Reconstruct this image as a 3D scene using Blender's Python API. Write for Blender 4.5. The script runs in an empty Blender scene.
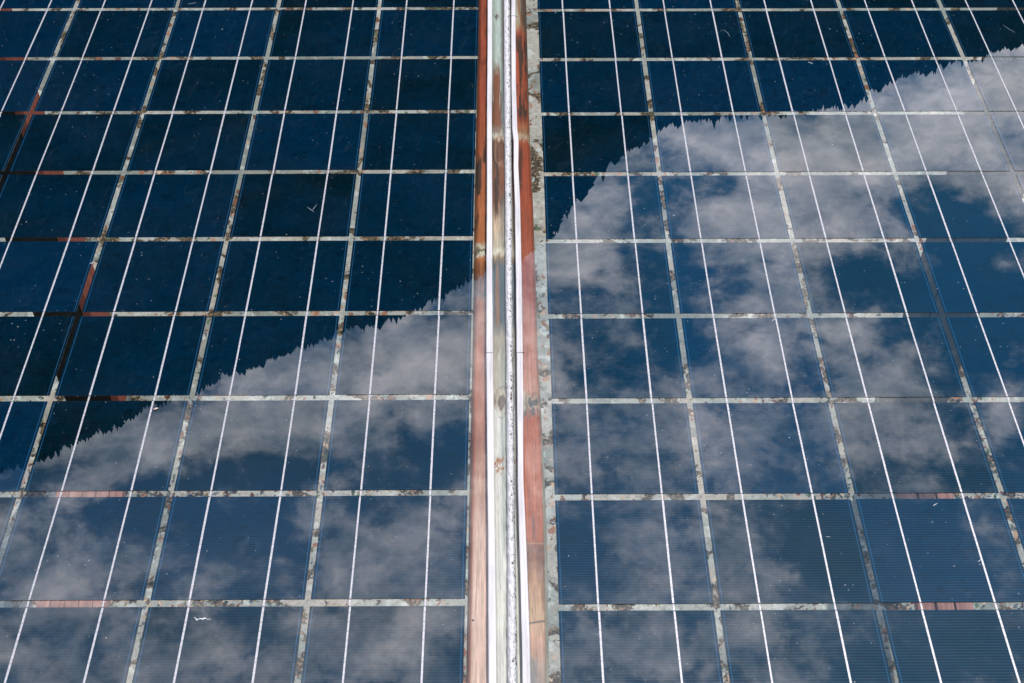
import bpy, bmesh, math, random
import numpy as np
from mathutils import Matrix, Vector

S = bpy.context.scene
COL = S.collection
R = math.radians
random.seed(7)
rng = np.random.default_rng(11)

# ------------------------------------------------------------------ layout
PITCH = 0.165                      # cell pitch (m)
GX, GY = 0.0063, 0.0098            # clear gaps between cells
TILT = R(16.5)                     # roof falls away from the viewer
RIDGE_Z = 2.7                      # height of the roof plane's origin above the paving
ROOF = Matrix.Translation((0, 0, RIDGE_Z)) @ Matrix.Rotation(-TILT, 4, 'X')
CAM_H, CAM_F = 1.30551, 1738.5     # camera height over the roof plane, focal length in px
PITCH_C, YAW_C, ROLL_C = 0.660249, 0.0036455, 0.0013778
XL, XR, YL, YR = -0.04096, 0.04868, 2.56533, 2.55726

fw = Vector((math.sin(YAW_C) * math.cos(PITCH_C), math.cos(YAW_C) * math.cos(PITCH_C), -math.sin(PITCH_C)))
rt = Vector((math.cos(YAW_C), -math.sin(YAW_C), 0))
dn = fw.cross(rt)
c_, s_ = math.cos(ROLL_C), math.sin(ROLL_C)
rt, dn = c_ * rt + s_ * dn, -s_ * rt + c_ * dn


def roof_pt(px, py, z=0.0):
    """x, y on the roof plane (height z over it) of a measured photo point."""
    v = rt * ((px - 512) / CAM_F) + dn * ((py - 341.5) / CAM_F) + fw
    t = (z - CAM_H) / v.z
    return v.x * t, v.y * t


# ------------------------------------------------------------------ helpers
def tag(o, label=None, cat=None, group=None, kind=None):
    if label: o['label'] = label
    if cat: o['category'] = cat
    if group: o['group'] = group
    if kind: o['kind'] = kind
    return o


def link(name, me, mat=None, parent=None, matrix=None):
    o = bpy.data.objects.new(name, me)
    COL.objects.link(o)
    if mat is not None and me is not None and not me.materials:
        me.materials.append(mat)
    if parent is not None:
        o.parent = parent
    if matrix is not None:
        o.matrix_local = matrix
    return o


def empty(name, matrix):
    o = bpy.data.objects.new(name, None)
    COL.objects.link(o)
    o.empty_display_size = 0.05
    o.matrix_world = matrix
    return o


def mesh(name, verts, faces, smooth=False):
    me = bpy.data.meshes.new(name)
    me.from_pydata([tuple(v) for v in verts], [], faces)
    me.update()
    if smooth:
        me.polygons.foreach_set('use_smooth', [True] * len(me.polygons))
    return me


def box_mesh(name, x0, x1, y0, y1, z0, z1, bevel=0.0, seg=2):
    bm = bmesh.new()
    vs = [bm.verts.new((x, y, z)) for z in (z0, z1) for (x, y) in ((x0, y0), (x1, y0), (x1, y1), (x0, y1))]
    for f in ((3, 2, 1, 0), (4, 5, 6, 7), (0, 1, 5, 4), (1, 2, 6, 5), (2, 3, 7, 6), (3, 0, 4, 7)):
        bm.faces.new([vs[i] for i in f])
    if bevel:
        bmesh.ops.bevel(bm, geom=bm.edges[:], offset=bevel, segments=seg, affect='EDGES', profile=0.6)
    me = bpy.data.meshes.new(name)
    bm.to_mesh(me)
    bm.free()
    return me


def vnoise(x, y, seed=0):
    """smooth value noise in [0,1] on numpy arrays"""
    r = np.random.default_rng(seed).random((256, 256))
    xi, yi = np.floor(x).astype(int), np.floor(y).astype(int)
    xf, yf = x - xi, y - yi
    u, v = xf * xf * (3 - 2 * xf), yf * yf * (3 - 2 * yf)
    a, b = r[xi % 256, yi % 256], r[(xi + 1) % 256, yi % 256]
    c, d = r[xi % 256, (yi + 1) % 256], r[(xi + 1) % 256, (yi + 1) % 256]
    return (a * (1 - u) + b * u) * (1 - v) + (c * (1 - u) + d * u) * v


def fbm(x, y, seed=0, octv=4):
    t, a, n = 0, 0.5, 0
    for k in range(octv):
        t = t + a * vnoise(x * 2 ** k, y * 2 ** k, seed + k)
        n += a
        a *= 0.5
    return t / n


class NT:
    """tiny node-tree builder"""
    def __init__(self, tree):
        self.t = tree
        self.t.nodes.clear()

    def n(self, typ, ins=None, **props):
        nd = self.t.nodes.new(typ)
        for k, v in props.items():
            setattr(nd, k, v)
        for k, v in (ins or {}).items():
            if isinstance(v, bpy.types.NodeSocket):
                self.t.links.new(v, nd.inputs[k])
            else:
                nd.inputs[k].default_value = v
        return nd

    def m(self, op, a, b=None, c=None, clamp=False):
        ins = {0: a}
        if b is not None: ins[1] = b
        if c is not None: ins[2] = c
        return self.n('ShaderNodeMath', ins, operation=op, use_clamp=clamp).outputs[0]

    def ramp(self, fac, stops, interp='LINEAR'):
        nd = self.n('ShaderNodeValToRGB', {0: fac})
        cr = nd.color_ramp
        cr.interpolation = interp
        while len(cr.elements) < len(stops):
            cr.elements.new(0.5)
        for e, (p, c) in zip(cr.elements, stops):
            e.position = p
            e.color = (c, c, c, 1) if isinstance(c, (int, float)) else tuple(c) + (1,)
        return nd.outputs[0]

    def mix(self, fac, a, b, blend='MIX'):
        nd = self.n('ShaderNodeMix', data_type='RGBA', blend_type=blend)
        for k, v in ((0, fac), (6, a), (7, b)):
            if isinstance(v, bpy.types.NodeSocket):
                self.t.links.new(v, nd.inputs[k])
            else:
                nd.inputs[k].default_value = v if k == 0 else (tuple(v) + (1,) if len(v) == 3 else v)
        return nd.outputs[2]

    def noise(self, vec, scale, detail=4, rough=0.55, dist=0.0):
        return self.n('ShaderNodeTexNoise', {'Vector': vec, 'Scale': scale, 'Detail': detail,
                                             'Roughness': rough, 'Distortion': dist}).outputs

    def scaled(self, vec, s):
        return self.n('ShaderNodeVectorMath', {0: vec, 1: s}, operation='MULTIPLY').outputs[0]

    def out(self, sh):
        o = self.n('ShaderNodeOutputMaterial')
        self.t.links.new(sh, o.inputs['Surface'])


def material(name):
    m = bpy.data.materials.new(name)
    m.use_nodes = True
    return m, NT(m.node_tree)


def coords(nt, which='Object'):
    return nt.n('ShaderNodeTexCoord').outputs[which]


def bump(nt, h, strength=0.3, dist=0.002):
    return nt.n('ShaderNodeBump', {'Height': h, 'Strength': strength, 'Distance': dist}).outputs[0]


# ------------------------------------------------------------------ materials
def glass_skin(t, p, under):
    """a mirror-flat dielectric skin with grit and a thin film of dust over `under`"""
    fr = t.n('ShaderNodeFresnel', {'IOR': GLASS_IOR}).outputs[0]
    gl = t.n('ShaderNodeBsdfGlossy', {'Color': (1, 1, 1, 1), 'Roughness': 0.0}).outputs[0]
    mx = t.n('ShaderNodeMixShader', {0: fr, 1: under, 2: gl}).outputs[0]
    v = t.n('ShaderNodeTexVoronoi', {'Vector': p, 'Scale': 62.0})
    sp = t.n('ShaderNodeSeparateColor', {0: v.outputs['Color']}).outputs
    rad = t.m('MULTIPLY', t.m('POWER', sp[0], 9.0), 0.065)
    speck = t.m('LESS_THAN', v.outputs['Distance'], rad)
    v2 = t.n('ShaderNodeTexVoronoi', {'Vector': p, 'Scale': 150.0})
    sp2 = t.n('ShaderNodeSeparateColor', {0: v2.outputs['Color']}).outputs
    dens = t.noise(p, 6.0, 3)[0]
    rad2 = t.m('MULTIPLY', t.m('POWER', sp2[1], 4.0), t.m('MULTIPLY', dens, 0.27))
    speck2 = t.m('MULTIPLY', t.m('LESS_THAN', v2.outputs['Distance'], rad2), 0.28)
    film = t.m('MULTIPLY', t.m('SUBTRACT', t.noise(p, 9.0, 6, 0.65)[0], 0.45, clamp=True), 0.016)
    a = t.m('MAXIMUM', t.m('MULTIPLY', speck, 0.75), speck2)
    a = t.m('MAXIMUM', a, film)
    dirt = t.n('ShaderNodeBsdfDiffuse', {'Color': (0.55, 0.53, 0.52, 1)}).outputs[0]
    return t.n('ShaderNodeMixShader', {0: a, 1: mx, 2: dirt}).outputs[0]


def mat_glass_top():
    m, t = material('glass_top')
    p = coords(t)
    clear = t.n('ShaderNodeBsdfTransparent', {'Color': (0.95, 0.975, 0.965, 1)}).outputs[0]
    t.out(glass_skin(t, p, clear))
    return m


def mat_clear(col=(0.985, 0.995, 0.99)):
    m, t = material('glass_clear')
    t.out(t.n('ShaderNodeBsdfTransparent', {'Color': tuple(col) + (1,)}).outputs[0])
    return m


def mat_cell():
    m, t = material('silicon_cell')
    p = coords(t)
    xyz = t.n('ShaderNodeSeparateXYZ', {0: p}).outputs
    rnd = t.n('ShaderNodeObjectInfo').outputs['Random']
    base = t.ramp(rnd, [(0.0, (0.0003, 0.0046, 0.0072)), (0.35, (0.0003, 0.0068, 0.0130)),
                        (0.7, (0.0003, 0.0090, 0.0200)), (1.0, (0.0003, 0.0125, 0.0320))])
    # crystal grain and slow drift inside each cell
    off = t.n('ShaderNodeVectorMath', {0: p, 1: t.n('ShaderNodeCombineXYZ', {0: t.m('MULTIPLY', rnd, 40), 1: t.m('MULTIPLY', rnd, 17)}).outputs[0]}, operation='ADD').outputs[0]
    dr = t.noise(off, 9.0, 2)[0]
    base = t.mix(t.m('MULTIPLY', t.m('SUBTRACT', dr, 0.35, clamp=True), 1.6, clamp=True), base, (0.0003, 0.0125, 0.0320))
    gr = t.n('ShaderNodeTexVoronoi', {'Vector': off, 'Scale': 110.0}).outputs['Color']
    base = t.mix(0.35, base, t.n('ShaderNodeHueSaturation', {'Color': gr, 'Saturation': 0.0, 'Value': 1.6}).outputs[0], 'MULTIPLY')
    # printed finger lines
    ln = t.m('SINE', t.m('MULTIPLY', xyz[1], 2 * math.pi / 0.0038))
    fing = t.m('MULTIPLY', t.m('SUBTRACT', ln, 0.2, clamp=True), 0.05)
    # thin bright line just inside the long edges
    hx = PITCH / 2 - GX / 2
    ax = t.m('ABSOLUTE', xyz[0])
    e1 = t.m('MULTIPLY', t.m('GREATER_THAN', ax, hx - 0.0032), t.m('LESS_THAN', ax, hx - 0.0024))
    base = t.mix(t.m('MULTIPLY', e1, 0.7), base, (0.02, 0.085, 0.17))
    b = t.n('ShaderNodeBsdfDiffuse', {'Color': base})
    fg = t.n('ShaderNodeBsdfPrincipled', {'Base Color': (0.04, 0.30, 0.50, 1), 'Metallic': 1.0, 'Roughness': 0.38})
    body = t.n('ShaderNodeMixShader', {0: fing, 1: b.outputs[0], 2: fg.outputs[0]}).outputs[0]
    loc = t.n('ShaderNodeObjectInfo').outputs['Location']
    gp = t.n('ShaderNodeVectorMath', {0: p, 1: loc}, operation='ADD').outputs[0]
    t.out(glass_skin(t, gp, body))
    return m


def mat_ribbon():
    m, t = material('tinned_ribbon')
    p = coords(t)
    n1 = t.noise(p, 240.0, 3, 0.6)[0]
    n2 = t.noise(t.scaled(p, (300, 60, 1)), 1.0, 2)[0]
    col = t.ramp(n1, [(0.3, (0.30, 0.29, 0.30)), (0.6, (0.54, 0.50, 0.515))])
    b = t.n('ShaderNodeBsdfPrincipled', {'Base Color': col, 'Metallic': 0.35, 'Roughness': 0.48,
                                         'Normal': bump(t, n2, 0.25, 0.0003)})
    t.out(b.outputs[0])
    return m


def mat_pvc():
    m, t = material('white_pvc')
    p = coords(t)
    n1 = t.noise(t.scaled(p, (90, 9, 90)), 1.0, 4)[0]
    n2 = t.noise(p, 300.0, 3)[0]
    col = t.ramp(n1, [(0.35, (0.54, 0.49, 0.485)), (0.55, (0.70, 0.63, 0.62))])
    col = t.mix(t.m('MULTIPLY', t.m('SUBTRACT', n2, 0.62, clamp=True), 2.2, clamp=True), col, (0.38, 0.36, 0.36))
    b = t.n('ShaderNodeBsdfPrincipled', {'Base Color': col, 'Roughness': 0.42, 'Specular IOR Level': 0.4})
    t.out(b.outputs[0])
    return m


def mat_bead():
    m, t = material('foam_sealant')
    p = coords(t)
    at = t.n('ShaderNodeAttribute', attribute_name='flank').outputs['Fac']
    wob = t.n('ShaderNodeVectorMath', {0: p, 1: t.scaled(t.noise(p, 260.0, 3)[1], (.003, .003, 0))}, operation='ADD').outputs[0]
    n0 = t.noise(t.scaled(p, (1, 0.3, 1)), 120.0, 4, 0.7)[0]
    reach = t.m('SUBTRACT', t.m('MULTIPLY_ADD', at, 1.15, -0.28), t.m('MULTIPLY', t.m('SUBTRACT', n0, 0.5), 1.8))
    reach = t.m('MULTIPLY', reach, t.m('MULTIPLY_ADD', at, -0.75, 1.35), clamp=True)
    pit = None
    for sc, k in ((300.0, 0.95), (560.0, 1.05)):
        v = t.n('ShaderNodeTexVoronoi', {'Vector': t.scaled(wob, (1, .62, 1)), 'Scale': sc}).outputs
        sp = t.n('ShaderNodeSeparateColor', {0: v['Color']}).outputs
        q = t.m('LESS_THAN', v['Distance'], t.m('MULTIPLY', t.m('MULTIPLY', sp[0], reach), k))
        pit = q if pit is None else t.m('MAXIMUM', pit, q)
    base = t.mix(t.noise(p, 60.0, 4)[0], (0.62, 0.575, 0.555), (0.76, 0.695, 0.68))
    base = t.mix(t.ramp(at, [(0.55, 0.0), (1.0, 0.75)]), base, (0.40, 0.44, 0.44))
    base = t.mix(t.m('MULTIPLY', pit, 0.9), base, (0.06, 0.052, 0.05))
    h = t.m('SUBTRACT', 1.0, pit)
    b = t.n('ShaderNodeBsdfPrincipled', {'Base Color': base, 'Roughness': 0.85, 'Specular IOR Level': 0.15,
                                         'Normal': bump(t, h, 0.5, 0.0006)})
    t.out(b.outputs[0])
    return m


def mat_rafter():
    m, t = material('stained_wood')
    p = coords(t)
    col = t.n('ShaderNodeAttribute', attribute_name='stain').outputs['Color']
    g = t.noise(t.scaled(p, (420, 14, 200)), 1.0, 5, 0.65, 0.6)[0]
    g2 = t.noise(t.scaled(p, (900, 60, 400)), 1.0, 3)[0]
    f = t.m('MULTIPLY_ADD', t.m('SUBTRACT', g, 0.5), 1.5, 1.0)
    f = t.m('MULTIPLY_ADD', t.m('SUBTRACT', g2, 0.5), 0.6, f)
    f = t.m('MAXIMUM', f, 0.15)
    col = t.n('ShaderNodeVectorMath', {0: col, 1: t.n('ShaderNodeCombineXYZ', {0: f, 1: f, 2: f}).outputs[0]}, operation='MULTIPLY').outputs[0]
    b = t.n('ShaderNodeBsdfPrincipled', {'Base Color': col, 'Roughness': 0.6, 'Specular IOR Level': 0.25,
                                         'Normal': bump(t, g, 0.4, 0.001)})
    t.out(b.outputs[0])
    return m


def mat_wood(name, light, dark, scale=(60, 60, 4), rough=0.75):
    m, t = material(name)
    p = coords(t)
    g = t.noise(t.scaled(p, scale), 1.0, 5, 0.65, 0.8)[0]
    g2 = t.noise(p, 9.0, 3)[0]
    col = t.mix(t.ramp(g, [(0.35, 0.0), (0.68, 1.0)]), dark, light)
    col = t.mix(t.m('MULTIPLY', t.m('SUBTRACT', g2, 0.5, clamp=True), 1.2), col, dark)
    b = t.n('ShaderNodeBsdfPrincipled', {'Base Color': col, 'Roughness': rough, 'Specular IOR Level': 0.2,
                                         'Normal': bump(t, g, 0.5, 0.003)})
    t.out(b.outputs[0])
    return m


def mat_paving():
    m, t = material('stone_paving')
    p = coords(t)
    w = t.noise(p, 5.0, 4)[1]
    q = t.n('ShaderNodeVectorMath', {0: p, 1: t.scaled(w, (0.10, 0.10, 0))}, operation='ADD').outputs[0]
    q = t.scaled(q, (1.0, 1.15, 0.0))
    v = t.n('ShaderNodeTexVoronoi', {'Vector': q, 'Scale': 5.2, 'Randomness': 0.9})
    ve = t.n('ShaderNodeTexVoronoi', {'Vector': q, 'Scale': 5.2, 'Randomness': 0.9}, feature='DISTANCE_TO_EDGE').outputs[0]
    sp = t.n('ShaderNodeSeparateColor', {0: v.outputs['Color']}).outputs
    stone = t.ramp(sp[0], [(0.0, (0.235, 0.24, 0.205)), (0.35, (0.32, 0.32, 0.275)), (0.6, (0.38, 0.365, 0.31)),
                           (0.8, (0.44, 0.37, 0.295)), (1.0, (0.46, 0.44, 0.385))])
    n9 = t.noise(p, 9.0, 6, 0.7)[0]
    stone = t.mix(t.m('MULTIPLY', t.m('SUBTRACT', n9, 0.48, clamp=True), 2.2, clamp=True), stone, (0.19, 0.205, 0.18))
    fine = t.noise(p, 70.0, 6, 0.75)[0]
    stone = t.mix(t.m('MULTIPLY', t.m('SUBTRACT', fine, 0.5, clamp=True), 4.5, clamp=True), stone, (0.14, 0.135, 0.115))
    grit = t.noise(p, 150.0, 5, 0.7)
    stone = t.mix(t.ramp(grit[0], [(0.55, 0.0), (0.64, 0.75)]), stone, (0.36, 0.22, 0.14))
    stone = t.mix(t.ramp(grit[0], [(0.33, 0.8), (0.41, 0.0)]), stone, (0.085, 0.08, 0.065))
    lich = t.noise(p, 22.0, 6, 0.7)[0]
    stone = t.mix(t.ramp(lich, [(0.53, 0.0), (0.62, 0.7)]), stone, (0.58, 0.56, 0.49))
    tanp = t.noise(t.scaled(p, (1, 1, 0)), 7.0, 4)[0]
    stone = t.mix(t.ramp(tanp, [(0.56, 0.0), (0.68, 0.6)]), stone, (0.44, 0.32, 0.25))
    # joints with soil, a little moss and leaf crumbs, breaking up and closing along their way
    jn = t.noise(p, 13.0, 6, 0.75)[0]
    jc = t.noise(p, 110.0, 4, 0.65)
    joint = t.ramp(jc[0], [(0.34, (0.022, 0.018, 0.014)), (0.47, (0.07, 0.052, 0.038)), (0.53, (0.09, 0.085, 0.05)),
                           (0.60, (0.30, 0.15, 0.08)), (0.70, (0.48, 0.36, 0.26))])
    jm = t.m('LESS_THAN', ve, t.m('MULTIPLY', t.m('SUBTRACT', jn, 0.43, clamp=True), 0.55))
    col = t.mix(jm, stone, joint)
    # scattered leaf crumbs lying on the stones
    pw = t.n('ShaderNodeVectorMath', {0: p, 1: t.scaled(t.noise(p, 60.0, 3)[1], (.03, .03, 0))}, operation='ADD').outputs[0]
    lv = t.n('ShaderNodeTexVoronoi', {'Vector': t.scaled(pw, (1, .7, 0)), 'Scale': 75.0})
    ls = t.n('ShaderNodeSeparateColor', {0: lv.outputs['Color']}).outputs
    patch = t.m('SUBTRACT', t.noise(p, 3.0, 4)[0], 0.36, clamp=True)
    lr = t.m('MULTIPLY', t.m('POWER', ls[0], 2.5), t.m('MULTIPLY', patch, 3.4))
    leaf = t.ramp(ls[1], [(0.0, (0.07, 0.04, 0.028)), (0.4, (0.30, 0.13, 0.07)), (0.62, (0.52, 0.36, 0.25)), (0.8, (0.12, 0.10, 0.06)), (1.0, (0.11, 0.16, 0.08))])
    col = t.mix(t.m('LESS_THAN', lv.outputs['Distance'], lr), col, leaf)
    h = t.m('ADD', t.m('MINIMUM', t.m('MULTIPLY', ve, 3.0), 0.3), t.m('MULTIPLY', fine, 0.2))
    b = t.n('ShaderNodeBsdfPrincipled', {'Base Color': col, 'Roughness': 0.9, 'Specular IOR Level': 0.1,
                                         'Normal': bump(t, h, 0.7, 0.02)})
    t.out(b.outputs[0])
    return m


def mat_simple(name, col, rough=0.8, spec=0.2, var=0.3, scale=40.0):
    m, t = material(name)
    p = coords(t)
    n = t.noise(p, scale, 4)[0]
    c = t.mix(n, tuple(v * (1 - var) for v in col), tuple(min(1, v * (1 + var)) for v in col))
    t.out(t.n('ShaderNodeBsdfPrincipled', {'Base Color': c, 'Roughness': rough, 'Specular IOR Level': spec}).outputs[0])
    return m


GLASS_IOR = 1.62
M_TOP, M_CLEAR, M_CELL, M_RIB = mat_glass_top(), mat_clear(), mat_cell(), mat_ribbon()
M_PVC, M_BEAD, M_RAFT, M_PAVE = mat_pvc(), mat_bead(), mat_rafter(), mat_paving()
M_POST_SHADE = mat_wood('shade_black_post_wood', (0.020, 0.014, 0.010), (0.006, 0.005, 0.004))  # near-black paints the shade of the left post's near side into its colour
M_BENCH = mat_wood('weathered_plank_wood', (0.42, 0.20, 0.15), (0.20, 0.085, 0.065), (70, 5, 70))
M_SMEAR = mat_simple('dried_dropping', (0.72, 0.70, 0.68), 0.9)
M_SCRATCH = mat_simple('glass_scratch', (0.20, 0.24, 0.28), 0.9)
M_SEED = mat_simple('pale_seed', (0.62, 0.45, 0.38), 0.7)
M_RED = mat_simple('dark_red_leaf', (0.09, 0.012, 0.01), 0.6)
M_HOLE = mat_simple('rusty_nail', (0.05, 0.025, 0.02), 0.8)

# ------------------------------------------------------------------ the two glass-glass solar panels
Z_GLASS0, Z_GLASS1 = -0.0046, -0.0006
Z_TOP = 0.0003                     # cells are laminated flush into the top of the glass
cell_me = box_mesh('solar_cell', -PITCH / 2 + GX / 2, PITCH / 2 - GX / 2, -PITCH / 2 + GY / 2, PITCH / 2 - GY / 2, -0.0005, 0.0)
cell_me.materials.append(M_CELL)


def ribbon_mesh(y_top, rows):
    vs, fs = [], []
    def bar(y0, y1, z, w, x0=0.0, x1=0.0):
        b = len(vs)
        for (x, y, zz) in ((-w, y0, z - .00012), (w, y0, z - .00012), (w, y1, z - .00012), (-w, y1, z - .00012),
                           (-w * .8, y0, z), (w * .8, y0, z), (w * .8, y1, z), (-w * .8, y1, z)):
            vs.append((x + (x0 if y == y0 else x1), y, zz))
        for f in ((3, 2, 1, 0), (4, 5, 6, 7), (0, 1, 5, 4), (1, 2, 6, 5), (2, 3, 7, 6), (3, 0, 4, 7)):
            fs.append([b + i for i in f])
    for r in range(rows):
        yc = y_top + PITCH / 2 - r * PITCH
        h = PITCH / 2 - GY / 2
        w = 0.00108 + random.uniform(-.0001, .0001)
        x0, x1 = random.uniform(-.0004, .0004), random.uniform(-.0004, .0004)
        bar(yc - h + 0.0004, yc + h - 0.0010, 0.00028, w, x0, x1)
        bar(yc - h - GY + 0.0001, yc - h - random.choice((0.0002, 0.0010)), 0.0001, w * 0.96, x0, x0)
    return mesh('busbar_ribbon', vs, fs)


def curve_strip(name, pts, w, z, seed=0):
    """a thin ribbon of varying width along pts: dried marks on the glass"""
    rr = random.Random(seed)
    vs, fs = [], []
    for i, (x, y) in enumerate(pts):
        a = pts[min(i + 1, len(pts) - 1)]
        b = pts[max(i - 1, 0)]
        d = Vector((a[0] - b[0], a[1] - b[1]))
        d.normalize()
        ww = w * rr.uniform(.45, 1.2) * (0.4 if i in (0, len(pts) - 1) else 1)
        for sx in (-1, 1):
            vs.append((x - d.y * ww * sx, y + d.x * ww * sx, z))
        vs.append((x, y, z + w * 0.5))
    for i in range(len(pts) - 1):
        a, b = 3 * i, 3 * i + 3
        fs += [[a, a + 2, b + 2, b], [a + 2, a + 1, b + 1, b + 2]]
    return mesh(name, vs, fs, True)


def glass_slab(name, x0, x1, y0, y1, z0, z1, top_mat):
    me = box_mesh(name, x0, x1, y0, y1, z0, z1)
    me.materials.append(M_CLEAR)
    if top_mat:
        me.materials.append(top_mat)
        for pl in me.polygons:
            if pl.normal.z > 0.9:
                pl.material_index = 1
    return me


def solar_panel(side, label):
    sgn = -1 if side == 'L' else 1
    x0, ytop = (XL, YL) if side == 'L' else (XR, YR)
    cols, rows = 6, 10
    root = empty('solar_panel', ROOF)
    tag(root, label, 'solar panel', 'glass solar panels on either side of the rafter')
    inner = -0.0165 if side == 'L' else 0.0195
    outer = x0 + sgn * (cols * PITCH + 0.022)
    xa, xb = sorted((inner, outer))
    ya, yb = ytop + PITCH - rows * PITCH - 0.02, ytop + PITCH + 0.02
    link('glass_sheet', glass_slab('glass_sheet', xa, xb, ya, yb, Z_GLASS0, Z_GLASS1, M_TOP), None, root)
    for c in range(cols):
        for r in range(rows):
            link('solar_cell', cell_me, None, root, Matrix.Translation(
                (x0 + sgn * (c + .5) * PITCH + random.uniform(-.0004, .0004),
                 ytop + PITCH / 2 - r * PITCH + random.uniform(-.0004, .0004), 0)))
    rb = ribbon_mesh(ytop, rows)
    for c in range(cols):
        for q in (-0.233, 0.233):
            link('busbar_ribbon', ribbon_mesh(ytop, rows), M_RIB, root,
                 Matrix.Translation((x0 + sgn * (c + .5) * PITCH + q * PITCH, 0, 0)))
    return root


PL = solar_panel('L', 'glass solar panel left of the red wooden rafter, mostly mirroring dark forest')
PR = solar_panel('R', 'glass solar panel right of the red wooden rafter, mostly mirroring clouds')


def mark(panel, name, px_pts, w, mat, seed):
    pts = [roof_pt(x, y, Z_TOP) for x, y in px_pts]
    link(name, curve_strip(name, pts, w, Z_TOP, seed), mat, panel)


mark(PL, 'scratch_mark', [(307, 207), (310, 209), (314, 212)], 0.0005, M_SCRATCH, 1)
mark(PL, 'scratch_mark', [(317, 204), (314, 208), (312, 211)], 0.0004, M_SCRATCH, 2)
mark(PL, 'dried_smear', [(194, 617), (196, 619), (198, 619.5), (200, 618.5), (203, 619), (206, 618.5), (208, 619.5), (211, 619)], 0.0007, M_SMEAR, 3)
mark(PL, 'dried_smear', [(195, 618), (197, 621), (198, 620)], 0.0008, M_SMEAR, 4)
mark(PL, 'dried_smear', [(202, 620), (204, 618), (206, 617.5)], 0.0006, M_SMEAR, 5)
mark(PL, 'scratch_mark', [(188, 4), (192, 3.4), (196, 2.6)], 0.0008, M_SCRATCH, 6)
mark(PL, 'dried_smear', [(90, 263.5), (92, 263), (93.5, 262)], 0.0010, M_SMEAR, 7)
mark(PR, 'dried_smear', [(933, 506), (935, 504.5), (938, 503)], 0.0004, M_SMEAR, 8)
mark(PR, 'dried_smear', [(978, 562), (979.5, 560.5), (981, 559.5)], 0.0005, M_SMEAR, 9)
mark(PR, 'dried_smear', [(979, 565), (980.5, 564)], 0.0005, M_SMEAR, 10)
mark(PR, 'dried_smear', [(772, 321), (773.5, 320), (775, 318.5)], 0.0006, M_SMEAR, 11)
mark(PR, 'dried_smear', [(808, 62), (811, 63), (813, 63.6)], 0.0006, M_SMEAR, 12)
mark(PR, 'scratch_mark', [(1003, 25), (1009, 29), (1015, 32.5)], 0.0005, M_SCRATCH, 13)
mark(PR, 'scratch_mark', [(720, 31), (724, 30), (728, 33), (730, 37)], 0.0004, M_SCRATCH, 14)
mark(PR, 'dried_smear', [(826, 536.5), (828, 536.8), (830, 537)], 0.0005, M_SMEAR, 15)


def seed_thing(name, px, py, z, L, W, rot, mat, label, cat):
    x, y = roof_pt(px, py, z)
    bm = bmesh.new()
    bmesh.ops.create_icosphere(bm, subdivisions=2, radius=1)
    for v in bm.verts:
        k = 1 - 0.45 * max(0, v.co.x)
        v.co = Vector((v.co.x * L, v.co.y * W * k + 0.15 * W * math.sin(v.co.x * 2.5), (v.co.z * 0.35 + 0.35) * W * k))
    me = bpy.data.meshes.new(name)
    bm.to_mesh(me)
    bm.free()
    me.polygons.foreach_set('use_smooth', [True] * len(me.polygons))
    o = link(name, me, mat)
    o.matrix_world = ROOF @ Matrix.Translation((x, y, z)) @ Matrix.Rotation(rot, 4, 'Z')
    return tag(o, label, cat)


seed_thing('seed', 156, 409, Z_TOP, 0.0032, 0.0017, 0.4, M_SEED, 'pinkish seed lying on the left panel at the edge of the reflected forest', 'seed')

# ------------------------------------------------------------------ glazing strips, sealant bead and rafter between them
def zx(x): return 455 + x / 8.5333


WL_TAB = [(0, 279, 318), (40, 278, 317), (120, 272, 314), (200, 272, 318), (280, 267, 318), (360, 267, 325), (440, 273, 331), (520, 280, 338), (640, 284, 351), (700, 288, 356)]
WR_TAB = [(0, 481, 516), (40, 480, 517), (85, 482, 520), (110, 486, 527), (128, 488, 531), (141, 501, 543), (165, 500, 540), (200, 510, 555), (280, 520, 570), (360, 527, 580), (400, 530, 583), (440, 534, 582), (480, 536, 584), (520, 543, 600), (560, 553, 614), (640, 570, 638), (700, 579, 647)]
RG_TAB = [(0, 414, 472), (40, 415, 475), (120, 420, 481), (200, 425, 488), (280, 428, 493), (360, 435, 500), (440, 437, 507), (520, 443, 512), (640, 445, 530), (700, 448, 536)]
RF_TAB = [(0, 197, 605), (40, 194, 608), (120, 180, 635), (200, 165, 667), (280, 158, 690), (360, 146, 712), (440, 131, 752), (520, 117, 784), (640, 99, 800), (700, 90, 808)]


def table(tab, z):
    """y on the roof -> (left x, right x), extended straight beyond the ends"""
    rows = []
    for py, a, b in tab:
        xa, y = roof_pt(zx(a), py, z)
        xb, _ = roof_pt(zx(b), py, z)
        rows.append((y, xa, xb))
    rows.sort()
    Y = np.array([r[0] for r in rows]); A = np.array([r[1] for r in rows]); B = np.array([r[2] for r in rows])
    return lambda y: (np.interp(y, Y, A), np.interp(y, Y, B))


def yof(py, z=0.0):
    return roof_pt(512, py, z)[1]


Y_NEAR, Y_FAR = 0.98, 2.80
Z_RAFT = -0.0095


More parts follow.
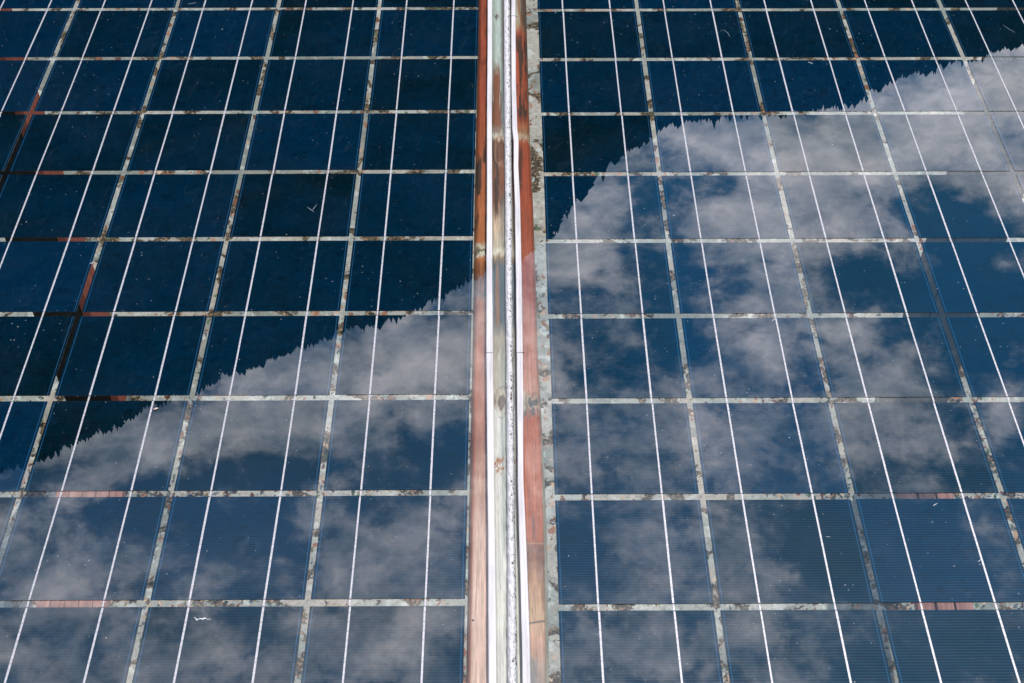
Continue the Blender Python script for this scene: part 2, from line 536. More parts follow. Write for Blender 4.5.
def strip_mesh(tab, y0, y1, ztop, zbot, seed):
    f = table(tab, ztop)
    ys = np.linspace(y0, y1, max(8, int((y1 - y0) / 0.006)))
    prof = [(0.0, 0.0), (0.0, .72), (0.06, .93), (0.15, 1.0), (0.36, 1.0), (0.42, .90), (0.58, .90), (0.64, 1.0), (0.85, 1.0), (0.94, .93), (1.0, .72), (1.0, 0.0)]
    vs, fs = [], []
    n = len(prof)
    for i, y in enumerate(ys):
        a, b = f(y)
        a += 0.0003 * (float(vnoise(np.array(y * 40), np.array(0.5), seed)) - .5)
        for u, h in prof:
            vs.append((a + (b - a) * u, y, zbot + (ztop - zbot) * h))
        if i:
            p, q = (i - 1) * n, i * n
            for k in range(n - 1):
                fs.append([p + k, p + k + 1, q + k + 1, q + k][::-1])
            fs.append([p + n - 1, p, q, q + n - 1][::-1])
    fs.append(list(range(n)))
    fs.append(list(range((len(ys) - 1) * n, len(ys) * n))[::-1])
    return mesh('strip_length', vs, fs)


def strip(tab, joints, label, seed):
    root = empty('glazing_strip', ROOF)
    tag(root, label, 'sealing strip', 'white glazing strips along the rafter')
    ys = [Y_NEAR] + sorted(yof(j, 0.002) for j in joints) + [Y_FAR]
    for i in range(len(ys) - 1):
        g = 0.0005
        link('strip_length', strip_mesh(tab, ys[i] + g, ys[i + 1] - g, 0.0026 + 0.0003 * (i % 2), -0.0005, seed + i), M_PVC, root)


strip(WL_TAB, [140, 353], 'straight white glazing strip on the left panel edge beside the rafter', 3)
strip(WR_TAB, [16, 141.5, 353], 'wavy white glazing strip on the right panel edge beside the rafter', 9)

# sealant bead
fb = table(RG_TAB, 0.0)
NY, NU = 1500, 22
ys = np.linspace(Y_NEAR, Y_FAR, NY)
A, B = fb(ys)
U = np.linspace(0, 1, NU)
YY, UU = np.meshgrid(ys, U, indexing='ij')
wl = 0.0006 * (fbm(ys * 120, ys * 0 + 3.3, 5) - .5) * np.interp(ys, [1.2, 1.9], [3.0, 1.0])
wr = 0.0008 * (fbm(ys * 150, ys * 0 + 9.3, 8) - .5)
Xb = (A + wl)[:, None] + ((B + wr) - (A + wl))[:, None] * UU
prof = np.sin(np.pi * np.clip(UU * 0.90 + 0.05, 0, 1)) ** 0.5
Zb = Z_RAFT + (0.0110) * prof * (1 + 0.34 * (fbm(YY * 170, UU * 5 + 2, 21) - .5)) + 0.0016 * (fbm(YY * 700, UU * 14, 31, 2) - .5)
Zb[:, 0] = Z_RAFT - .001
Zb[:, -1] = Z_RAFT - .001
verts = np.stack([Xb, YY, Zb], -1).reshape(-1, 3)
faces = []
for i in range(NY - 1):
    for k in range(NU - 1):
        a = i * NU + k
        faces.append((a, a + 1, a + NU + 1, a + NU))
me = mesh('sealant_bead', verts.tolist(), faces, True)
at = me.attributes.new('flank', 'FLOAT', 'POINT')
at.data.foreach_set('value', np.clip((UU - 0.18) / 0.75, 0, 1).astype(np.float32).ravel())
bead = link('sealant_bead', me, M_BEAD)
bead.matrix_world = ROOF
tag(bead, 'rough white foam sealant bead with dark pits along the middle of the rafter', 'sealant')

seed_thing('leaf_scrap', 511.2, 398, 0.0016, 0.0022, 0.0011, 1.1, M_RED, 'tiny dark red leaf scrap stuck on the white sealant bead', 'leaf')

# rafter
RAF = empty('rafter', ROOF)
tag(RAF, 'weathered wooden rafter with peeling red brown stain between the two solar panels', 'rafter')
fr_ = table(RF_TAB, Z_RAFT)
wl_, wr_, rg_ = table(WL_TAB, 0.001), table(WR_TAB, 0.001), table(RG_TAB, -0.004)
NY, NX = 1500, 84
ys = np.linspace(Y_NEAR, Y_FAR, NY)
A, B = fr_(ys)
U = np.linspace(0, 1, NX)
YY, UU = np.meshgrid(ys, U, indexing='ij')
XX = A[:, None] + (B - A)[:, None] * UU
ed = np.minimum(UU, 1 - UU) * (B - A)[:, None]
ZZ = Z_RAFT - 0.010 * np.clip(1 - ed / 0.006, 0, 1) ** 2.2 + 0.0006 * (fbm(XX * 300, YY * 20, 3) - .5)
# photo row of every roof y, to lay out the stains along the wood
pys = np.linspace(-160, 800, 400)
pyv = np.array([yof(p, Z_RAFT) for p in pys])
PYrow = np.interp(ys, pyv[::-1], pys[::-1])
wob = 10 * (fbm(YY * 60, XX * 400, 77) - .5)
PY = PYrow[:, None] + wob


def track(keys):
    k = np.array([q[0] for q in keys], float)
    c = np.array([q[1] for q in keys], float)
    return np.stack([np.interp(PY, k, c[:, j]) for j in range(3)], -1)


RED = (.36, .068, .030); RED2 = (.36, .10, .06); PNK = (.54, .23, .155); PNK2 = (.76, .48, .39); ORG = (.45, .14, .05)
DRK = (.035, .022, .016); GRG = (.34, .39, .34); TAN = (.46, .33, .22); SLT = (.085, .115, .13); CRM = (.60, .54, .42); PAL = (.55, .535, .48)
left = track([(-80, RED), (100, RED), (225, ORG), (241, ORG), (246, CRM), (248.5, TAN), (250.5, DRK), (252.5, CRM), (255, CRM), (258, ORG), (270, (.30, .10, .04)), (282, (.22, .12, .10)), (300, (.34, .13, .09)), (420, PNK), (440, (.40, .17, .11)), (560, PNK2), (760, PNK2)])
mid = track([(-80, GRG), (55, GRG), (72, (.30, .32, .26)), (132, (.27, .29, .25)), (137, CRM), (141, (.16, .07, .035)), (200, (.17, .06, .03)), (225, TAN), (246, (.44, .38, .28)), (252, CRM), (258, (.22, .15, .09)), (266, SLT), (320, SLT), (340, (.34, .30, .24)), (392, (.40, .37, .30)), (402, (.20, .17, .14)), (412, PAL), (520, PAL), (600, PAL), (760, PAL)])
right = track([(-80, GRG), (-5, (.36, .30, .22)), (14, (.36, .34, .27)), (24, (.38, .28, .18)), (32, RED), (120, RED), (133, (.34, .16, .08)), (137, (.46, .34, .24)), (143, RED), (190, RED), (300, RED2), (390, PNK), (402, (.40, .28, .22)), (420, (.48, .15, .085)), (540, (.48, .145, .08)), (545, (.25, .11, .07)), (560, (.30, .13, .08)), (580, (.50, .25, .14)), (618, (.62, .38, .24)), (640, (.62, .33, .23)), (665, (.42, .26, .20)), (683, (.36, .25, .21)), (760, PNK)])
# where each zone runs across the rafter
xl = (wl_(ys)[0] + wl_(ys)[1]) / 2
xr = (wr_(ys)[0] + wr_(ys)[1]) / 2
sel_r = (XX > xr[:, None])[..., None]
sel_m = ((XX >= xl[:, None]) & (XX <= xr[:, None]))[..., None]
colr = np.where(sel_r, right, np.where(sel_m, mid, left))


def blend(c, mask, rgb):
    mask = np.clip(mask, 0, 1)[..., None]
    return c * (1 - mask) + np.array(rgb) * mask


def win(a, b, soft=8):
    return np.clip((PY - a) / soft, 0, 1) * np.clip((b - PY) / soft, 0, 1)


g1 = fbm(XX * 330, YY * 13, 101, 5)
g2 = fbm(XX * 420, YY * 14 + 5, 111)
g3 = fbm(XX * 140, YY * 6 + 9, 131)
isl = (XX < xl[:, None]) * 1.0
isr = (XX > xr[:, None]) * 1.0
ism = 1 - isl - isr
um = (XX - xl[:, None]) / (rg_(ys)[0] - xl)[:, None]
ur = (XX - xr[:, None]) / (B - xr)[:, None]
ul = (XX - A[:, None]) / (xl - A)[:, None]
sm = lambda v, a, b: np.clip((v - a) / (b - a), 0, 1)
colr = blend(colr, isl * win(130, 238, 25) * sm(g1, .49, .53) * .92, DRK)
colr = blend(colr, isl * win(-60, 90, 30) * sm(g2, .56, .60) * .6, (.12, .03, .015))
colr = blend(colr, isl * win(272, 300, 6) * sm(g3 + .15 * (ul - .4), .46, .54) * .9, SLT)
colr = blend(colr, isl * win(258, 276, 5) * sm(g1, .5, .6) * .7, (.14, .045, .02))
colr = blend(colr, isl * win(330, 760, 30) * sm(np.interp(PY, [320, 440, 560], [.62, .30, .20]) + .10 * (g3 - .5) - ul, 0, .05) * .75, (.50, .16, .09))
colr = blend(colr, ism * win(60, 138, 14) * sm(.52 - (138 - PY) * .0035 + .5 * (g2 - .5) - np.abs(um - .45) , 0, .08), (.17, .06, .028))
colr = blend(colr, ism * win(-80, 132, 12) * sm(um, .72, .85) * .8, (.10, .13, .12))
colr = blend(colr, ism * win(-80, 70, 12) * sm(um, .86, .94) * .9, (.12, .06, .035))
colr = blend(colr, ism * win(140, 222, 12) * sm(g1, .48, .52) * .85, DRK)
colr = blend(colr, ism * win(185, 262, 25) * sm(um, .62, .8) * .75, (.16, .15, .12))
colr = blend(colr, ism * win(262, 330, 8) * sm(.16 - np.abs(um - .5) + .3 * (g2 - .5), 0, .12) * .7, (.30, .16, .10))
colr = blend(colr, ism * win(330, 560, 30) * sm(um + .2 * (g3 - .5), .62, .74) * .6, (.22, .25, .23))
colr = blend(colr, ism * win(330, 560, 30) * sm(.32 - um, 0, .1) * .4, (.55, .46, .36))
colr = blend(colr, ism * win(455, 474, 4) * sm(fbm(XX * 500, YY * 200, 201), .52, .62), (.32, .14, .07))
colr = blend(colr, isr * win(30, 126, 12) * sm(g1 + .03, .49, .53) * .92, DRK)
colr = blend(colr, isr * win(-80, 34, 10) * sm(ur + .3 * (g3 - .5) - .0, .52, .62) * .9, (.08, .03, .018))
colr = blend(colr, isr * win(-80, 42, 6) * sm(.10 - np.abs(ur + .2 * (g3 - .5) - .46 - np.clip((PY - 10) * .014, 0, .4)), 0, .05) * .8, (.34, .11, .04))
colr = blend(colr, isr * win(142, 196, 10) * sm(.22 - np.abs(ur - .22 + .3 * (g3 - .5)), 0, .1) * .8, DRK)
colr = blend(colr, isr * win(398, 418, 3) * sm(g2 + .1 * (.6 - np.abs(ur - .5)), .48, .54) * .85, (.12, .12, .12))
colr = blend(colr, isr * win(388, 412, 4) * sm(.35 - ur, 0, .1) * .7, CRM)
colr = blend(colr, isr * win(418, 560, 4) * sm(.06 - ur + .05 * (g2 - .5), 0, .03) * .8, (.50, .11, .02))
colr = blend(colr, isr * win(510, 545, 10) * sm(.14 - np.abs(ur - .5), 0, .08) * sm(g1, .4, .5) * .6, (.12, .08, .07))
colr = blend(colr, isr * win(546, 615, 6) * sm(g1, .52, .62) * .5, (.16, .07, .04))
colr = blend(colr, isr * np.clip(1 - np.abs(PY - wob - (624 - 3.5 * ur)) / 1.6, 0, 1) * sm(ur, .05, .2), (.06, .055, .05))
colr = blend(colr, isr * np.clip(1 - np.abs(PY - wob - 543.5) / .8, 0, 1) * .8, (.55, .36, .24))
colr = blend(colr, isr * win(656, 720, 8) * sm(.55 - ur + .5 * (g3 - .5), 0, .1) * .75, (.20, .19, .19))
colr = blend(colr, isr * sm(ur, .94, .98) * win(60, 440, 40) * .6, (.36, .30, .22))
edge0 = np.interp(PY, [420, 520, 600], [.93, .84, .84])
tanm = sm(ur - edge0, 0, .02) * win(405, 900, 12)
colr = blend(colr, isr * tanm, (.44, .38, .29))
colr = blend(colr, isr * tanm * np.clip(1 - np.abs(ur - (edge0 + .045 + .06 * (g3 - .5))) / .022, 0, 1) * .8, (.26, .13, .07))
colr = blend(colr, isr * tanm * sm(ur + .4 * (g2 - .5), .92, .98) * .7, (.46, .46, .41))
colr = blend(colr, isr * win(405, 900, 12) * np.clip(1 - np.abs(ur - edge0) / .02, 0, 1) * .8, (.20, .09, .06))
colr = blend(colr, isl * sm(.07 - ul, 0, .07) * .5, (.14, .10, .08))  # shade of the rounded left edge, painted into the wood colour
def knot(c, sel, u, u0, p0, au, ap, core, rim):
    r = np.sqrt(((u - u0) / au) ** 2 + ((PY - p0) / ap) ** 2) + .25 * (g2 - .5)
    c = blend(c, sel * np.clip(1 - np.abs(r - 1.0) / .22, 0, 1) * .85, rim)
    c = blend(c, sel * np.clip(1 - np.abs(r - 1.45) / .12, 0, 1) * .5, (.12, .055, .035))
    c = blend(c, sel * sm(.85 - r, 0, .12) * .85, core)
    return blend(c, sel * np.clip(1 - np.abs(r - .5) / .1, 0, 1) * .5, (.05, .03, .022))


colr = knot(colr, ism, um, .78, 150, .42, 15, (.13, .055, .032), (.24, .13, .08))
colr = knot(colr, isr, ur, .30, 136, .26, 5, (.46, .33, .22), (.30, .11, .05))
colr = knot(colr, ism, um, .72, 402, .30, 10, (.17, .145, .125), (.46, .38, .28))
colr = knot(colr, isr, ur, .62, 403, .28, 6, (.13, .12, .115), (.52, .38, .28))
colr = knot(colr, isl, ul, .55, 62, .35, 4, (.20, .035, .018), (.30, .055, .026))
colr = knot(colr, ism, um, .50, 17, .16, 2.5, (.10, .05, .03), (.30, .30, .25))
# dark lines along both edges of the strips
for lim in (wl_(ys)[0], wl_(ys)[1], wr_(ys)[0], wr_(ys)[1]):
    colr = blend(colr, np.clip(1 - np.abs(XX - lim[:, None]) / .0016, 0, 1) * .45, (.10, .075, .06))
# fine vertical saw lines in the paler lower end
saw = np.clip(1 - np.abs(((ul * 4.2) % 1) - .5) / .05, 0, 1)
colr = blend(colr, isl * win(420, 760, 30) * saw * .35, (.22, .10, .07))
# dark nicks
verts = [tuple(v) for v in np.stack([XX, YY, ZZ], -1).reshape(-1, 3)]
faces = []
for i in range(NY - 1):
    b = i * NX
    for k in range(NX - 1):
        faces.append((b + k, b + k + 1, b + k + NX + 1, b + k + NX))
nb = len(verts)                     # body of the beam under the stained top face
zb = -0.125
verts += [(float(A[0]), Y_NEAR, zb), (float(B[0]), Y_NEAR, zb), (float(A[-1]), Y_FAR, zb), (float(B[-1]), Y_FAR, zb)]
last = (NY - 1) * NX
faces.append([i * NX for i in range(NY)][::-1] and [nb] + [i * NX for i in range(NY)] + [nb + 2])
faces.append(([nb + 1] + [i * NX + NX - 1 for i in range(NY)] + [nb + 3])[::-1])
faces.append(([nb] + list(range(NX)) + [nb + 1])[::-1])
faces.append([nb + 2] + list(range(last, last + NX)) + [nb + 3])
faces.append([nb + 2, nb + 3, nb + 1, nb])
me = mesh('beam', verts, faces, False)
ca = me.color_attributes.new('stain', 'FLOAT_COLOR', 'POINT')  # wood stain colours plus the shade painted along the left edge
full = np.ones((len(verts), 4), np.float32)
full[:, :3] = (.20, .05, .025)
full[:NY * NX, :3] = colr.reshape(-1, 3)
ca.data.foreach_set('color', full.ravel())
sm_flags = [True] * ((NY - 1) * (NX - 1)) + [False] * (len(me.polygons) - (NY - 1) * (NX - 1))
me.polygons.foreach_set('use_smooth', sm_flags)
link('beam', me, M_RAFT, RAF)


def nail(px, py, r=0.0012):
    x, y = roof_pt(px, py, Z_RAFT)
    bm = bmesh.new()
    bmesh.ops.create_uvsphere(bm, u_segments=12, v_segments=6, radius=1)
    for v in bm.verts:
        v.co = Vector((v.co.x * r, v.co.y * r, v.co.z * 0.0004))
    me = bpy.data.meshes.new('nail')
    bm.to_mesh(me)
    bm.free()
    link('nail', me, M_HOLE, RAF, Matrix.Translation((x, y, Z_RAFT + .0004)))


for q in ((495.8, 16.5), (516.6, 16.8), (492.8, 350), (473, 620.4), (523.5, 352.8)):
    nail(*q)

# ------------------------------------------------------------------ paving, posts and benches under the roof
g = 60
gm = mesh('paving', [(-6000, -6000, 0), (6000, -6000, 0), (6000, 6000, 0), (-6000, 6000, 0)], [(0, 1, 2, 3)])
tag(link('paving', gm, M_PAVE), kind='structure')


def post(x0, x1, y0, y1, side, shaft_mat, face_mat, label):
    root = empty('wooden_post', Matrix.Translation(((x0 + x1) / 2, (y0 + y1) / 2, 0)))
    tag(root, label, 'post', 'square posts below the panels')
    w, d = (x1 - x0) / 2, (y1 - y0) / 2
    yc = (y0 + y1) / 2
    top = RIDGE_Z - (yc + d) * math.tan(TILT) - 0.03
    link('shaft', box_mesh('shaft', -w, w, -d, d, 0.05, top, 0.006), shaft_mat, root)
    a, b = (w + .001, w + .02) if side > 0 else (-w - .02, -w - .001)
    link('added_side_board', box_mesh('added_side_board', a, b, -d + .002, d - .002, 0.06, top - .01, 0.003), face_mat, root)  # board added so the inner side can take its own tone
    link('footing', box_mesh('footing', -w - .022, w + .022, -d - .012, d + .012, 0, 0.045, 0.01), M_CONC, root)


M_CONC = mat_simple('rough_concrete', (0.16, 0.16, 0.14), 0.9, 0.1, 0.3, 30)
M_FACE_LIT = mat_wood('red_lit_side_wood', (0.40, 0.095, 0.055), (0.22, 0.05, 0.03))  # red for the left post's sunlit side, carried by the added board
M_FACE2 = mat_wood('grey_brown_board', (0.17, 0.145, 0.12), (0.10, 0.085, 0.07))
post(-1.165, -1.045, 2.92, 3.045, 1, M_POST_SHADE, M_FACE_LIT, 'square wooden post painted black for shade with an added red lit side board under the left panel')
post(1.020, 1.140, 2.86, 2.985, -1, M_FACE2, M_FACE2, 'dull grey brown square wooden post under the right panel')


def bench(x0, x1, y0, y1, slats, GAPB, label, h=0.42):
    root = empty('wooden_bench', Matrix.Translation(((x0 + x1) / 2, y0, 0)))
    tag(root, label, 'bench', 'plank benches on the paving')
    W = (x1 - x0) / slats
    for k in range(slats):
        a = x0 + k * W - (x0 + x1) / 2
        link('seat_plank', box_mesh('seat_plank', a + GAPB, a + W - GAPB, 0, y1 - y0, h - .035, h + random.uniform(-.001, .001), 0.003), M_BENCH, root)
    hw = (x1 - x0) / 2
    for yy in (0.10, 0.62):
        for sx in (-1, 1):
            link('leg', box_mesh('leg', sx * hw * .82 - .028, sx * hw * .82 + .028, yy, yy + .06, 0, h - .036, 0.004), M_BENCH, root)
        link('crossbar', box_mesh('crossbar', -hw * .82 + .029, hw * .82 - .029, yy + .01, yy + .05, h - .11, h - .04, 0.004), M_BENCH, root)


bench(-1.065, -0.905, 1.40, 2.56, 5, .0006, 'reddish bench of five narrow planks under the left panel')
bench(0.922, 1.052, 1.40, 2.58, 3, .0022, 'reddish bench of three wide planks under the right panel')

# leaf litter and low weeds round the post feet: nobody could count them
vs, fs, mi = [], [], []
for k in range(2600):
    if k % 2:
        cx, cy = -0.95 + random.gauss(0, .32), 2.75 + random.gauss(0, .3)
    else:
        cx, cy = 1.12 + random.gauss(0, .22), 2.72 + random.gauss(0, .28)
    a, L, W = random.uniform(0, 6.28), random.uniform(.004, .012), random.uniform(.002, .006)
    z = random.uniform(.003, .02)
    ux, uy = math.cos(a), math.sin(a)
    b = len(vs)
    t1, t2 = random.uniform(-.006, .012), random.uniform(-.004, .008)
    vs += [(cx - ux * L, cy - uy * L, z), (cx - uy * W, cy + ux * W, z + t2), (cx + ux * L, cy + uy * L, z + t1), (cx + uy * W, cy - ux * W, z + t2)]
    fs += [(b, b + 1, b + 2), (b, b + 2, b + 3)]
    q = random.choice((0, 0, 0, 1, 2, 2, 3, 3))
    mi += [q, q]
lm = mesh('leaf_litter', vs, fs)
for nm, c in (('brown_leaf', (.16, .06, .03)), ('orange_leaf', (.34, .16, .08)), ('green_leaf', (.08, .12, .06)), ('pale_leaf', (.45, .33, .22))):
    lm.materials.append(mat_simple(nm, c, .8, .2))
lm.polygons.foreach_set('material_index', mi)
tag(link('leaf_litter', lm), 'brown and green leaf litter with low weeds round the post feet', 'leaf litter', kind='stuff')

# ------------------------------------------------------------------ the wooded mountain the glass mirrors
RIDGE = [(-80, 3), (-60, 9), (-45, 16), (-32, 22), (-24, 24.6), (-19.24, 24.85), (-17.84, 24.4), (-16.48, 24.24), (-15.24, 23.74), (-14.01, 23.38), (-12.59, 22.86), (-11.19, 22.55), (-9.76, 22.0), (-8.53, 21.74), (-7.28, 21.35), (-5.69, 20.76), (-4.27, 20.41), (-3.04, 20.08), (-1.98, 19.61), (-1.28, 19.12), (0.46, 18.47), (1.33, 17.91), (1.84, 17.16), (2.34, 16.4), (2.85, 15.87), (3.35, 15.35), (4.02, 14.95), (4.52, 14.68), (5.17, 14.09), (6.49, 13.8), (7.98, 13.7), (9.78, 13.45), (11.06, 13.21), (12.01, 12.84), (13.09, 12.24), (14.17, 11.82), (15.54, 11.40), (16.71, 11.0), (18.38, 10.7), (28, 9), (45, 6), (70, 2)]
RA = np.array([r[0] for r in RIDGE], float)
RE = np.array([r[1] for r in RIDGE], float)
D_RIDGE, D_FOOT = 1200.0, 220.0


def ridge_h(az):
    return D_RIDGE * np.tan(np.radians(np.interp(az, RA, RE))) + 2.7 - 6.0


def hill_z(az, d):
    h = ridge_h(az)
    s = np.clip((d - D_FOOT) / (D_RIDGE - D_FOOT), 0, 1)
    up = h * (s ** 1.25)
    bumpy = 18 * (fbm(np.radians(az) * 30 + 50, d * .012, 401) - .5) * np.sin(np.pi * s)
    back = np.clip((d - D_RIDGE) / 900, 0, 1)
    return np.where(d <= D_RIDGE, up + bumpy, h * (1 - back) ** 1.3) - 0.5


azs = np.linspace(-80, 70, 301)
ds = np.concatenate([np.linspace(D_FOOT, D_RIDGE, 60), np.linspace(D_RIDGE + 60, D_RIDGE + 900, 12)])
AZ, DD = np.meshgrid(azs, ds, indexing='ij')
HZ = hill_z(AZ, DD)
hv = np.stack([DD * np.sin(np.radians(AZ)), DD * np.cos(np.radians(AZ)), HZ], -1).reshape(-1, 3)
nd = len(ds)
hf = [(i * nd + k, i * nd + k + 1, (i + 1) * nd + k + 1, (i + 1) * nd + k) for i in range(len(azs) - 1) for k in range(nd - 1)]
M_HILL = mat_simple('forest_floor', (0.008, 0.016, 0.014), 0.95, 0.0, 0.5, 0.05)
tag(link('mountain', mesh('mountain', hv.tolist(), hf, True), M_HILL), kind='structure')

# conifers: dense along the crest, looser down the slope
N1, N2 = 7500, 6000
a1 = rng.uniform(-24, 22, N1); d1 = D_RIDGE + rng.uniform(-75, 18, N1)
a2 = rng.uniform(-26, 26, N2); d2 = D_FOOT + (D_RIDGE - D_FOOT) * rng.uniform(0.05, .95, N2) ** .7
az = np.concatenate([a1, a2]); dd = np.concatenate([d1, d2])
zz = hill_z(az, dd)
hh = np.concatenate([rng.uniform(6, 12.5, N1) * (0.62 + .75 * fbm(a1 * 2.2 + 200, d1 * .02, 55)), rng.uniform(12, 20, N2)])
tall = (rng.random(N1 + N2) < .03)
hh = np.where(tall, hh * 1.25, hh)
big = (az > 1.2) & (az < 4.2)
hh = np.where(big & (rng.random(N1 + N2) < .4), hh * 1.35, hh)
tx, ty = dd * np.sin(np.radians(az)), dd * np.cos(np.radians(az))
tv, tf = [], []
K = 6
for i in range(N1 + N2):
    h = hh[i]
    broad = rng.random() < .35
    r0 = h * (rng.uniform(.30, .46) if broad else rng.uniform(.19, .34))
    lx, ly = rng.normal(0, .02, 2) * h
    tiers = 4
    for q in range(tiers):
        s0 = q / tiers * .9
        zb_, zt_ = h * (.06 + s0 * .92), h * (1.0 if q == tiers - 1 else .06 + min(1, (s0 + .42)) * .92)
        rr = r0 * (1 - s0 ** 2.2 if broad else (1 - s0) ** .9)
        b = len(tv)
        ph = rng.uniform(0, 6.28)
        rad = rr * rng.uniform(.5, 1.3, K)
        dz = rng.uniform(-.05, .03, K) * h
        for k in range(K):
            an = ph + 2 * math.pi * k / K
            tv.append((tx[i] + rad[k] * math.cos(an), ty[i] + rad[k] * math.sin(an), zz[i] + zb_ + dz[k]))
        tv.append((tx[i] + lx * zt_ / h, ty[i] + ly * zt_ / h, zz[i] + zt_))
        for k in range(K):
            tf.append((b + k, b + (k + 1) % K, b + K))
M_TREE = mat_simple('conifer_needles', (0.009, 0.018, 0.015), 0.9, 0.05, 0.5, 0.2)
tag(link('forest', mesh('forest', tv, tf), M_TREE), 'dark conifer forest covering the mountain, seen only as its reflection in the panels', 'forest', kind='stuff')

# ------------------------------------------------------------------ sky with broken cloud, sun
SUN_EL, SUN_AZ = R(50), R(18)       # azimuth from +Y towards +X
W = bpy.data.worlds.new('World')
S.world = W
W.use_nodes = True
t = NT(W.node_tree)
sky = t.n('ShaderNodeTexSky', sky_type='NISHITA', sun_disc=False)
sky.sun_elevation = SUN_EL
sky.sun_rotation = SUN_AZ
sky.altitude = 800
sky.air_density = 1.0
sky.dust_density = 0.6
sky.ozone_density = 2.0
d = t.n('ShaderNodeTexCoord').outputs['Generated']
xyz = t.n('ShaderNodeSeparateXYZ', {0: d}).outputs
azd = t.m('MULTIPLY', t.m('ARCTAN2', xyz[0], xyz[1]), 180 / math.pi)
eld = t.m('MULTIPLY', t.m('ARCSINE', xyz[2]), 180 / math.pi)
uv = t.n('ShaderNodeCombineXYZ', {0: azd, 1: eld}).outputs[0]
wn = t.noise(t.scaled(uv, (.35, .5, 1)), 1.0, 4, .6)[1]
wv = t.n('ShaderNodeVectorMath', {0: wn, 1: (.5, .5, .5)}, operation='SUBTRACT').outputs[0]
uvw = t.n('ShaderNodeVectorMath', {0: uv, 1: t.scaled(wv, (2.2, 1.6, 0))}, operation='ADD').outputs[0]
sw = t.n('ShaderNodeSeparateXYZ', {0: uvw}).outputs
acc = None
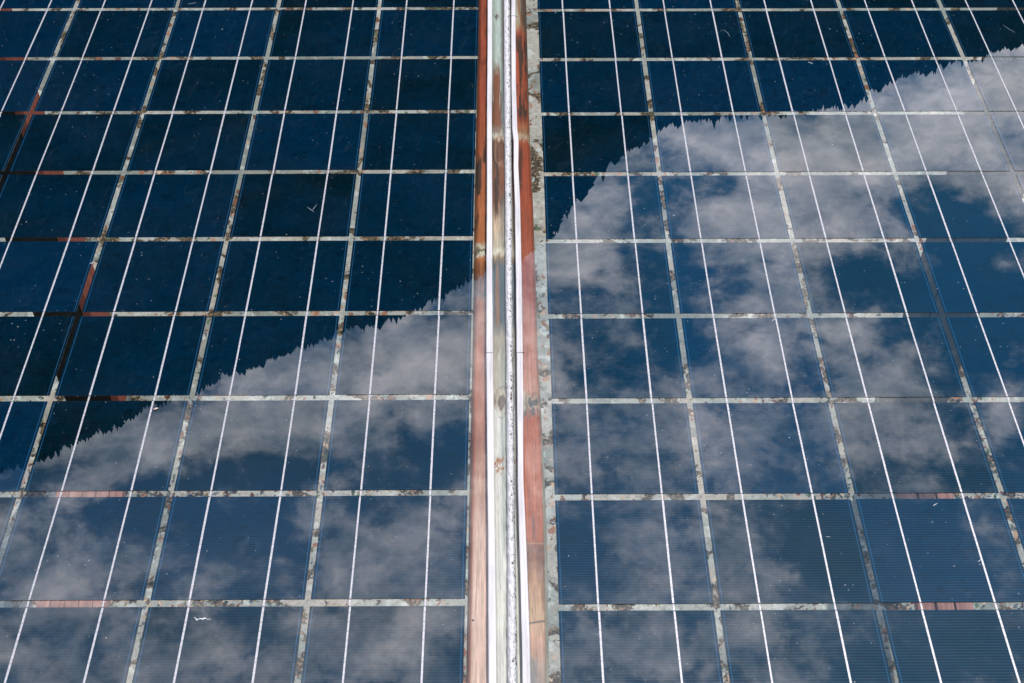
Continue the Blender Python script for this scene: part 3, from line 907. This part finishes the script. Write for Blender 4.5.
# banks (positive) and blue holes (negative): azimuth, elevation, half sizes in degrees, slant, weight
for (a0, e0, sa, se, sl, am) in [(-12.69, 23.98, 2.74, 0.81, -0.235, 0.95), (-8.45, 23.32, 3.22, 1.4, -0.32, 0.8), (-3.8, 22.2, 3.22, 1.71, -0.377, 0.7), (-6.36, 24.08, 2.82, 0.74, -0.091, 0.7), (-2.4, 23.22, 2.01, 1.52, -0.189, 0.6), (-2.34, 19.93, 0.8, 0.61, -0.377, -0.5), (-10.0, 25.3, 6.21, 0.59, -0.133, -1.1), (-2.81, 25.44, 2.48, 0.83, -0.275, -1.0), (-16.88, 24.77, 1.14, 0.5, 0.0, -0.5), (-15.78, 27.03, 3.13, 1.43, 0.0, 0.9), (-10.17, 27.58, 2.48, 1.66, 0.0, -1.0), (-11.14, 28.37, 1.24, 0.66, -0.533, 0.6), (-3.98, 27.76, 3.4, 1.47, 0.0, 0.8), (-13.97, 26.43, 1.17, 0.92, 0.0, -0.5), (-11.53, 30.82, 2.9, 1.07, 0.0, 0.6), (-8.94, 30.71, 1.06, 0.92, 0.0, -0.7), (-5.21, 30.93, 3.4, 1.47, 0.0, 0.9), (-17.52, 29.8, 1.95, 1.43, 0.0, 0.45), (11.5, 14.78, 4.17, 1.66, -0.339, 1.1), (15.55, 13.3, 2.5, 1.43, -0.4, 1.1), (7.21, 14.95, 1.9, 1.1, -0.097, 0.8), (16.78, 16.05, 1.07, 1.07, 0.0, 0.9), (9.28, 16.17, 2.28, 0.66, -0.291, 0.8), (3.21, 17.14, 1.56, 0.95, -0.291, 1.0), (2.89, 18.62, 1.61, 0.95, 0.0, 0.7), (5.08, 16.62, 0.98, 0.53, -0.194, -0.9), (6.92, 16.09, 1.25, 0.66, -0.188, -1.0), (5.32, 18.91, 1.37, 1.1, 0.282, -1.0), (7.66, 17.37, 1.52, 0.81, 0.0, 0.5), (10.12, 19.05, 1.76, 1.1, 0.188, 0.9), (11.71, 17.67, 1.52, 0.74, 0.0, 0.6), (15.23, 16.64, 1.66, 0.96, 0.2, -1.3), (12.14, 18.93, 1.17, 1.03, 0.0, -0.9), (14.7, 19.56, 3.31, 1.1, 0.0, -0.8), (12.77, 18.41, 0.61, 0.59, 0.0, 0.4), (2.93, 21.25, 2.82, 1.52, 0.0, 0.15), (5.06, 21.87, 1.61, 1.1, 0.0, -0.6), (8.73, 21.56, 2.01, 1.14, -0.189, 0.8), (12.66, 21.16, 2.09, 1.47, 0.194, 0.9), (6.78, 20.83, 1.21, 0.95, 0.0, -0.5), (16.31, 20.86, 1.9, 1.84, 0.0, -0.9), (10.62, 21.3, 0.78, 1.1, 0.0, -0.6), (3.88, 24.36, 1.66, 1.14, 0.183, 0.9), (8.0, 24.37, 1.86, 1.33, 0.275, 0.9), (5.87, 24.79, 1.04, 1.52, 0.275, -0.5), (12.9, 24.05, 3.52, 1.66, 0.0, 0.55), (10.45, 23.91, 1.21, 1.47, 0.0, -0.6), (17.25, 23.32, 0.53, 1.43, 0.188, 0.8), (17.76, 24.85, 1.14, 1.43, 0.0, -0.8), (2.68, 27.97, 1.06, 1.52, 0.0, -0.7), (5.26, 27.91, 2.07, 1.84, 0.0, 0.6), (8.96, 28.53, 1.24, 1.47, 0.267, 0.5), (11.41, 27.4, 2.48, 1.84, 0.178, -0.8), (15.68, 27.63, 3.13, 2.14, 0.0, -0.8), (17.32, 26.8, 0.76, 1.1, 0.0, 0.4), (4.62, 31.31, 3.06, 1.25, 0.0, 0.5), (10.6, 31.13, 2.55, 1.25, 0.251, 0.7), (14.25, 30.95, 2.07, 1.25, 0.0, -0.7), (17.39, 30.25, 1.56, 1.07, 0.0, -0.3)]:
    dx = t.m('SUBTRACT', sw[0], a0)
    dy = t.m('SUBTRACT', t.m('SUBTRACT', sw[1], e0), t.m('MULTIPLY', dx, sl))
    dv = t.n('ShaderNodeCombineXYZ', {0: t.m('MULTIPLY', dx, 1 / sa), 1: t.m('MULTIPLY', dy, 1 / se)}).outputs[0]
    q = t.n('ShaderNodeVectorMath', {0: dv, 1: dv}, operation='DOT_PRODUCT').outputs['Value']
    gq = t.m('POWER', 2.718, t.m('MULTIPLY', q, -0.75))
    acc = t.m('MULTIPLY', gq, am) if acc is None else t.m('MULTIPLY_ADD', gq, am, acc)
n1 = t.noise(t.scaled(uv, (.42, .62, 1)), 1.0, 8, .58, .35)[0]
n2 = t.noise(t.scaled(uv, (1.3, 1.9, 1)), 1.0, 6, .6)[0]
den = t.m('MULTIPLY_ADD', t.m('SUBTRACT', n1, .5), 2.4, t.m('MULTIPLY_ADD', acc, .60, 0.07))
den = t.m('MULTIPLY_ADD', t.m('SUBTRACT', n2, .5), 1.2, den)
cover = t.ramp(t.m('MULTIPLY_ADD', den, .5, .5), [(.38, 0.0), (.50, .18), (.64, .62), (.88, 1.0)])
front = t.ramp(t.m('MULTIPLY_ADD', xyz[1], .5, .5), [(.45, .25), (.75, 1.0)])
cover = t.m('MULTIPLY', cover, front)
veil = t.m('MULTIPLY', t.m('MULTIPLY_ADD', eld, 1 / 7.0, -22.5 / 7.0, clamp=True), t.m('MULTIPLY_ADD', n1, .55, .16))
veil = t.m('MULTIPLY', veil, front)
n3 = t.noise(t.scaled(uvw, (.34, .6, 1)), 1.0, 7, .62)[0]
cmix = t.mix(t.ramp(t.m('MULTIPLY_ADD', t.m('SUBTRACT', den, .45), .12, n3), [(.33, 0.0), (.52, .36), (.78, 1.0)]), (0.24, 0.30, 0.375), (1.0, 0.945, 0.97))
cloud = t.n('ShaderNodeVectorMath', {0: cmix, 'Scale': 46.0}, operation='SCALE').outputs[0]
# thin dry mountain air: deeper, greener blue than the default
deep = t.n('ShaderNodeVectorMath', {0: sky.outputs[0], 1: (0.34, 0.86, 1.12)}, operation='MULTIPLY').outputs[0]
skc = t.mix(cover, t.mix(veil, deep, (10.0, 13.0, 17.0)), cloud)
bg = t.n('ShaderNodeBackground', {'Color': skc, 'Strength': 0.1})
wo = t.n('ShaderNodeOutputWorld')
W.node_tree.links.new(bg.outputs[0], wo.inputs['Surface'])

sd = bpy.data.lights.new('sun', 'SUN')
sd.energy = 3.2
sd.angle = R(0.53)
sd.color = (1.0, 0.95, 0.88)
so = bpy.data.objects.new('sun', sd)
COL.objects.link(so)
dirv = Vector((math.sin(SUN_AZ) * math.cos(SUN_EL), math.cos(SUN_AZ) * math.cos(SUN_EL), math.sin(SUN_EL)))
so.rotation_euler = dirv.to_track_quat('Z', 'Y').to_euler()
so.location = dirv * 20

# ------------------------------------------------------------------ camera and output
cd = bpy.data.cameras.new('camera')
cd.sensor_width = 36
cd.lens = CAM_F / 1024 * 36
cd.clip_start = 0.05
cd.clip_end = 20000
co = bpy.data.objects.new('camera', cd)
COL.objects.link(co)
m3 = Matrix((rt, -dn, -fw)).transposed()
co.matrix_world = ROOF @ (Matrix.Translation((0, 0, CAM_H)) @ m3.to_4x4())
S.camera = co
S.render.engine = 'CYCLES'
S.cycles.max_bounces = 10
S.cycles.transparent_max_bounces = 24
S.cycles.caustics_reflective = False
S.cycles.caustics_refractive = False
S.cycles.use_denoising = True
S.cycles.use_adaptive_sampling = False
S.view_settings.view_transform = 'Standard'
S.view_settings.look = 'None'
S.view_settings.exposure = 0.0
S.view_settings.gamma = 1.0
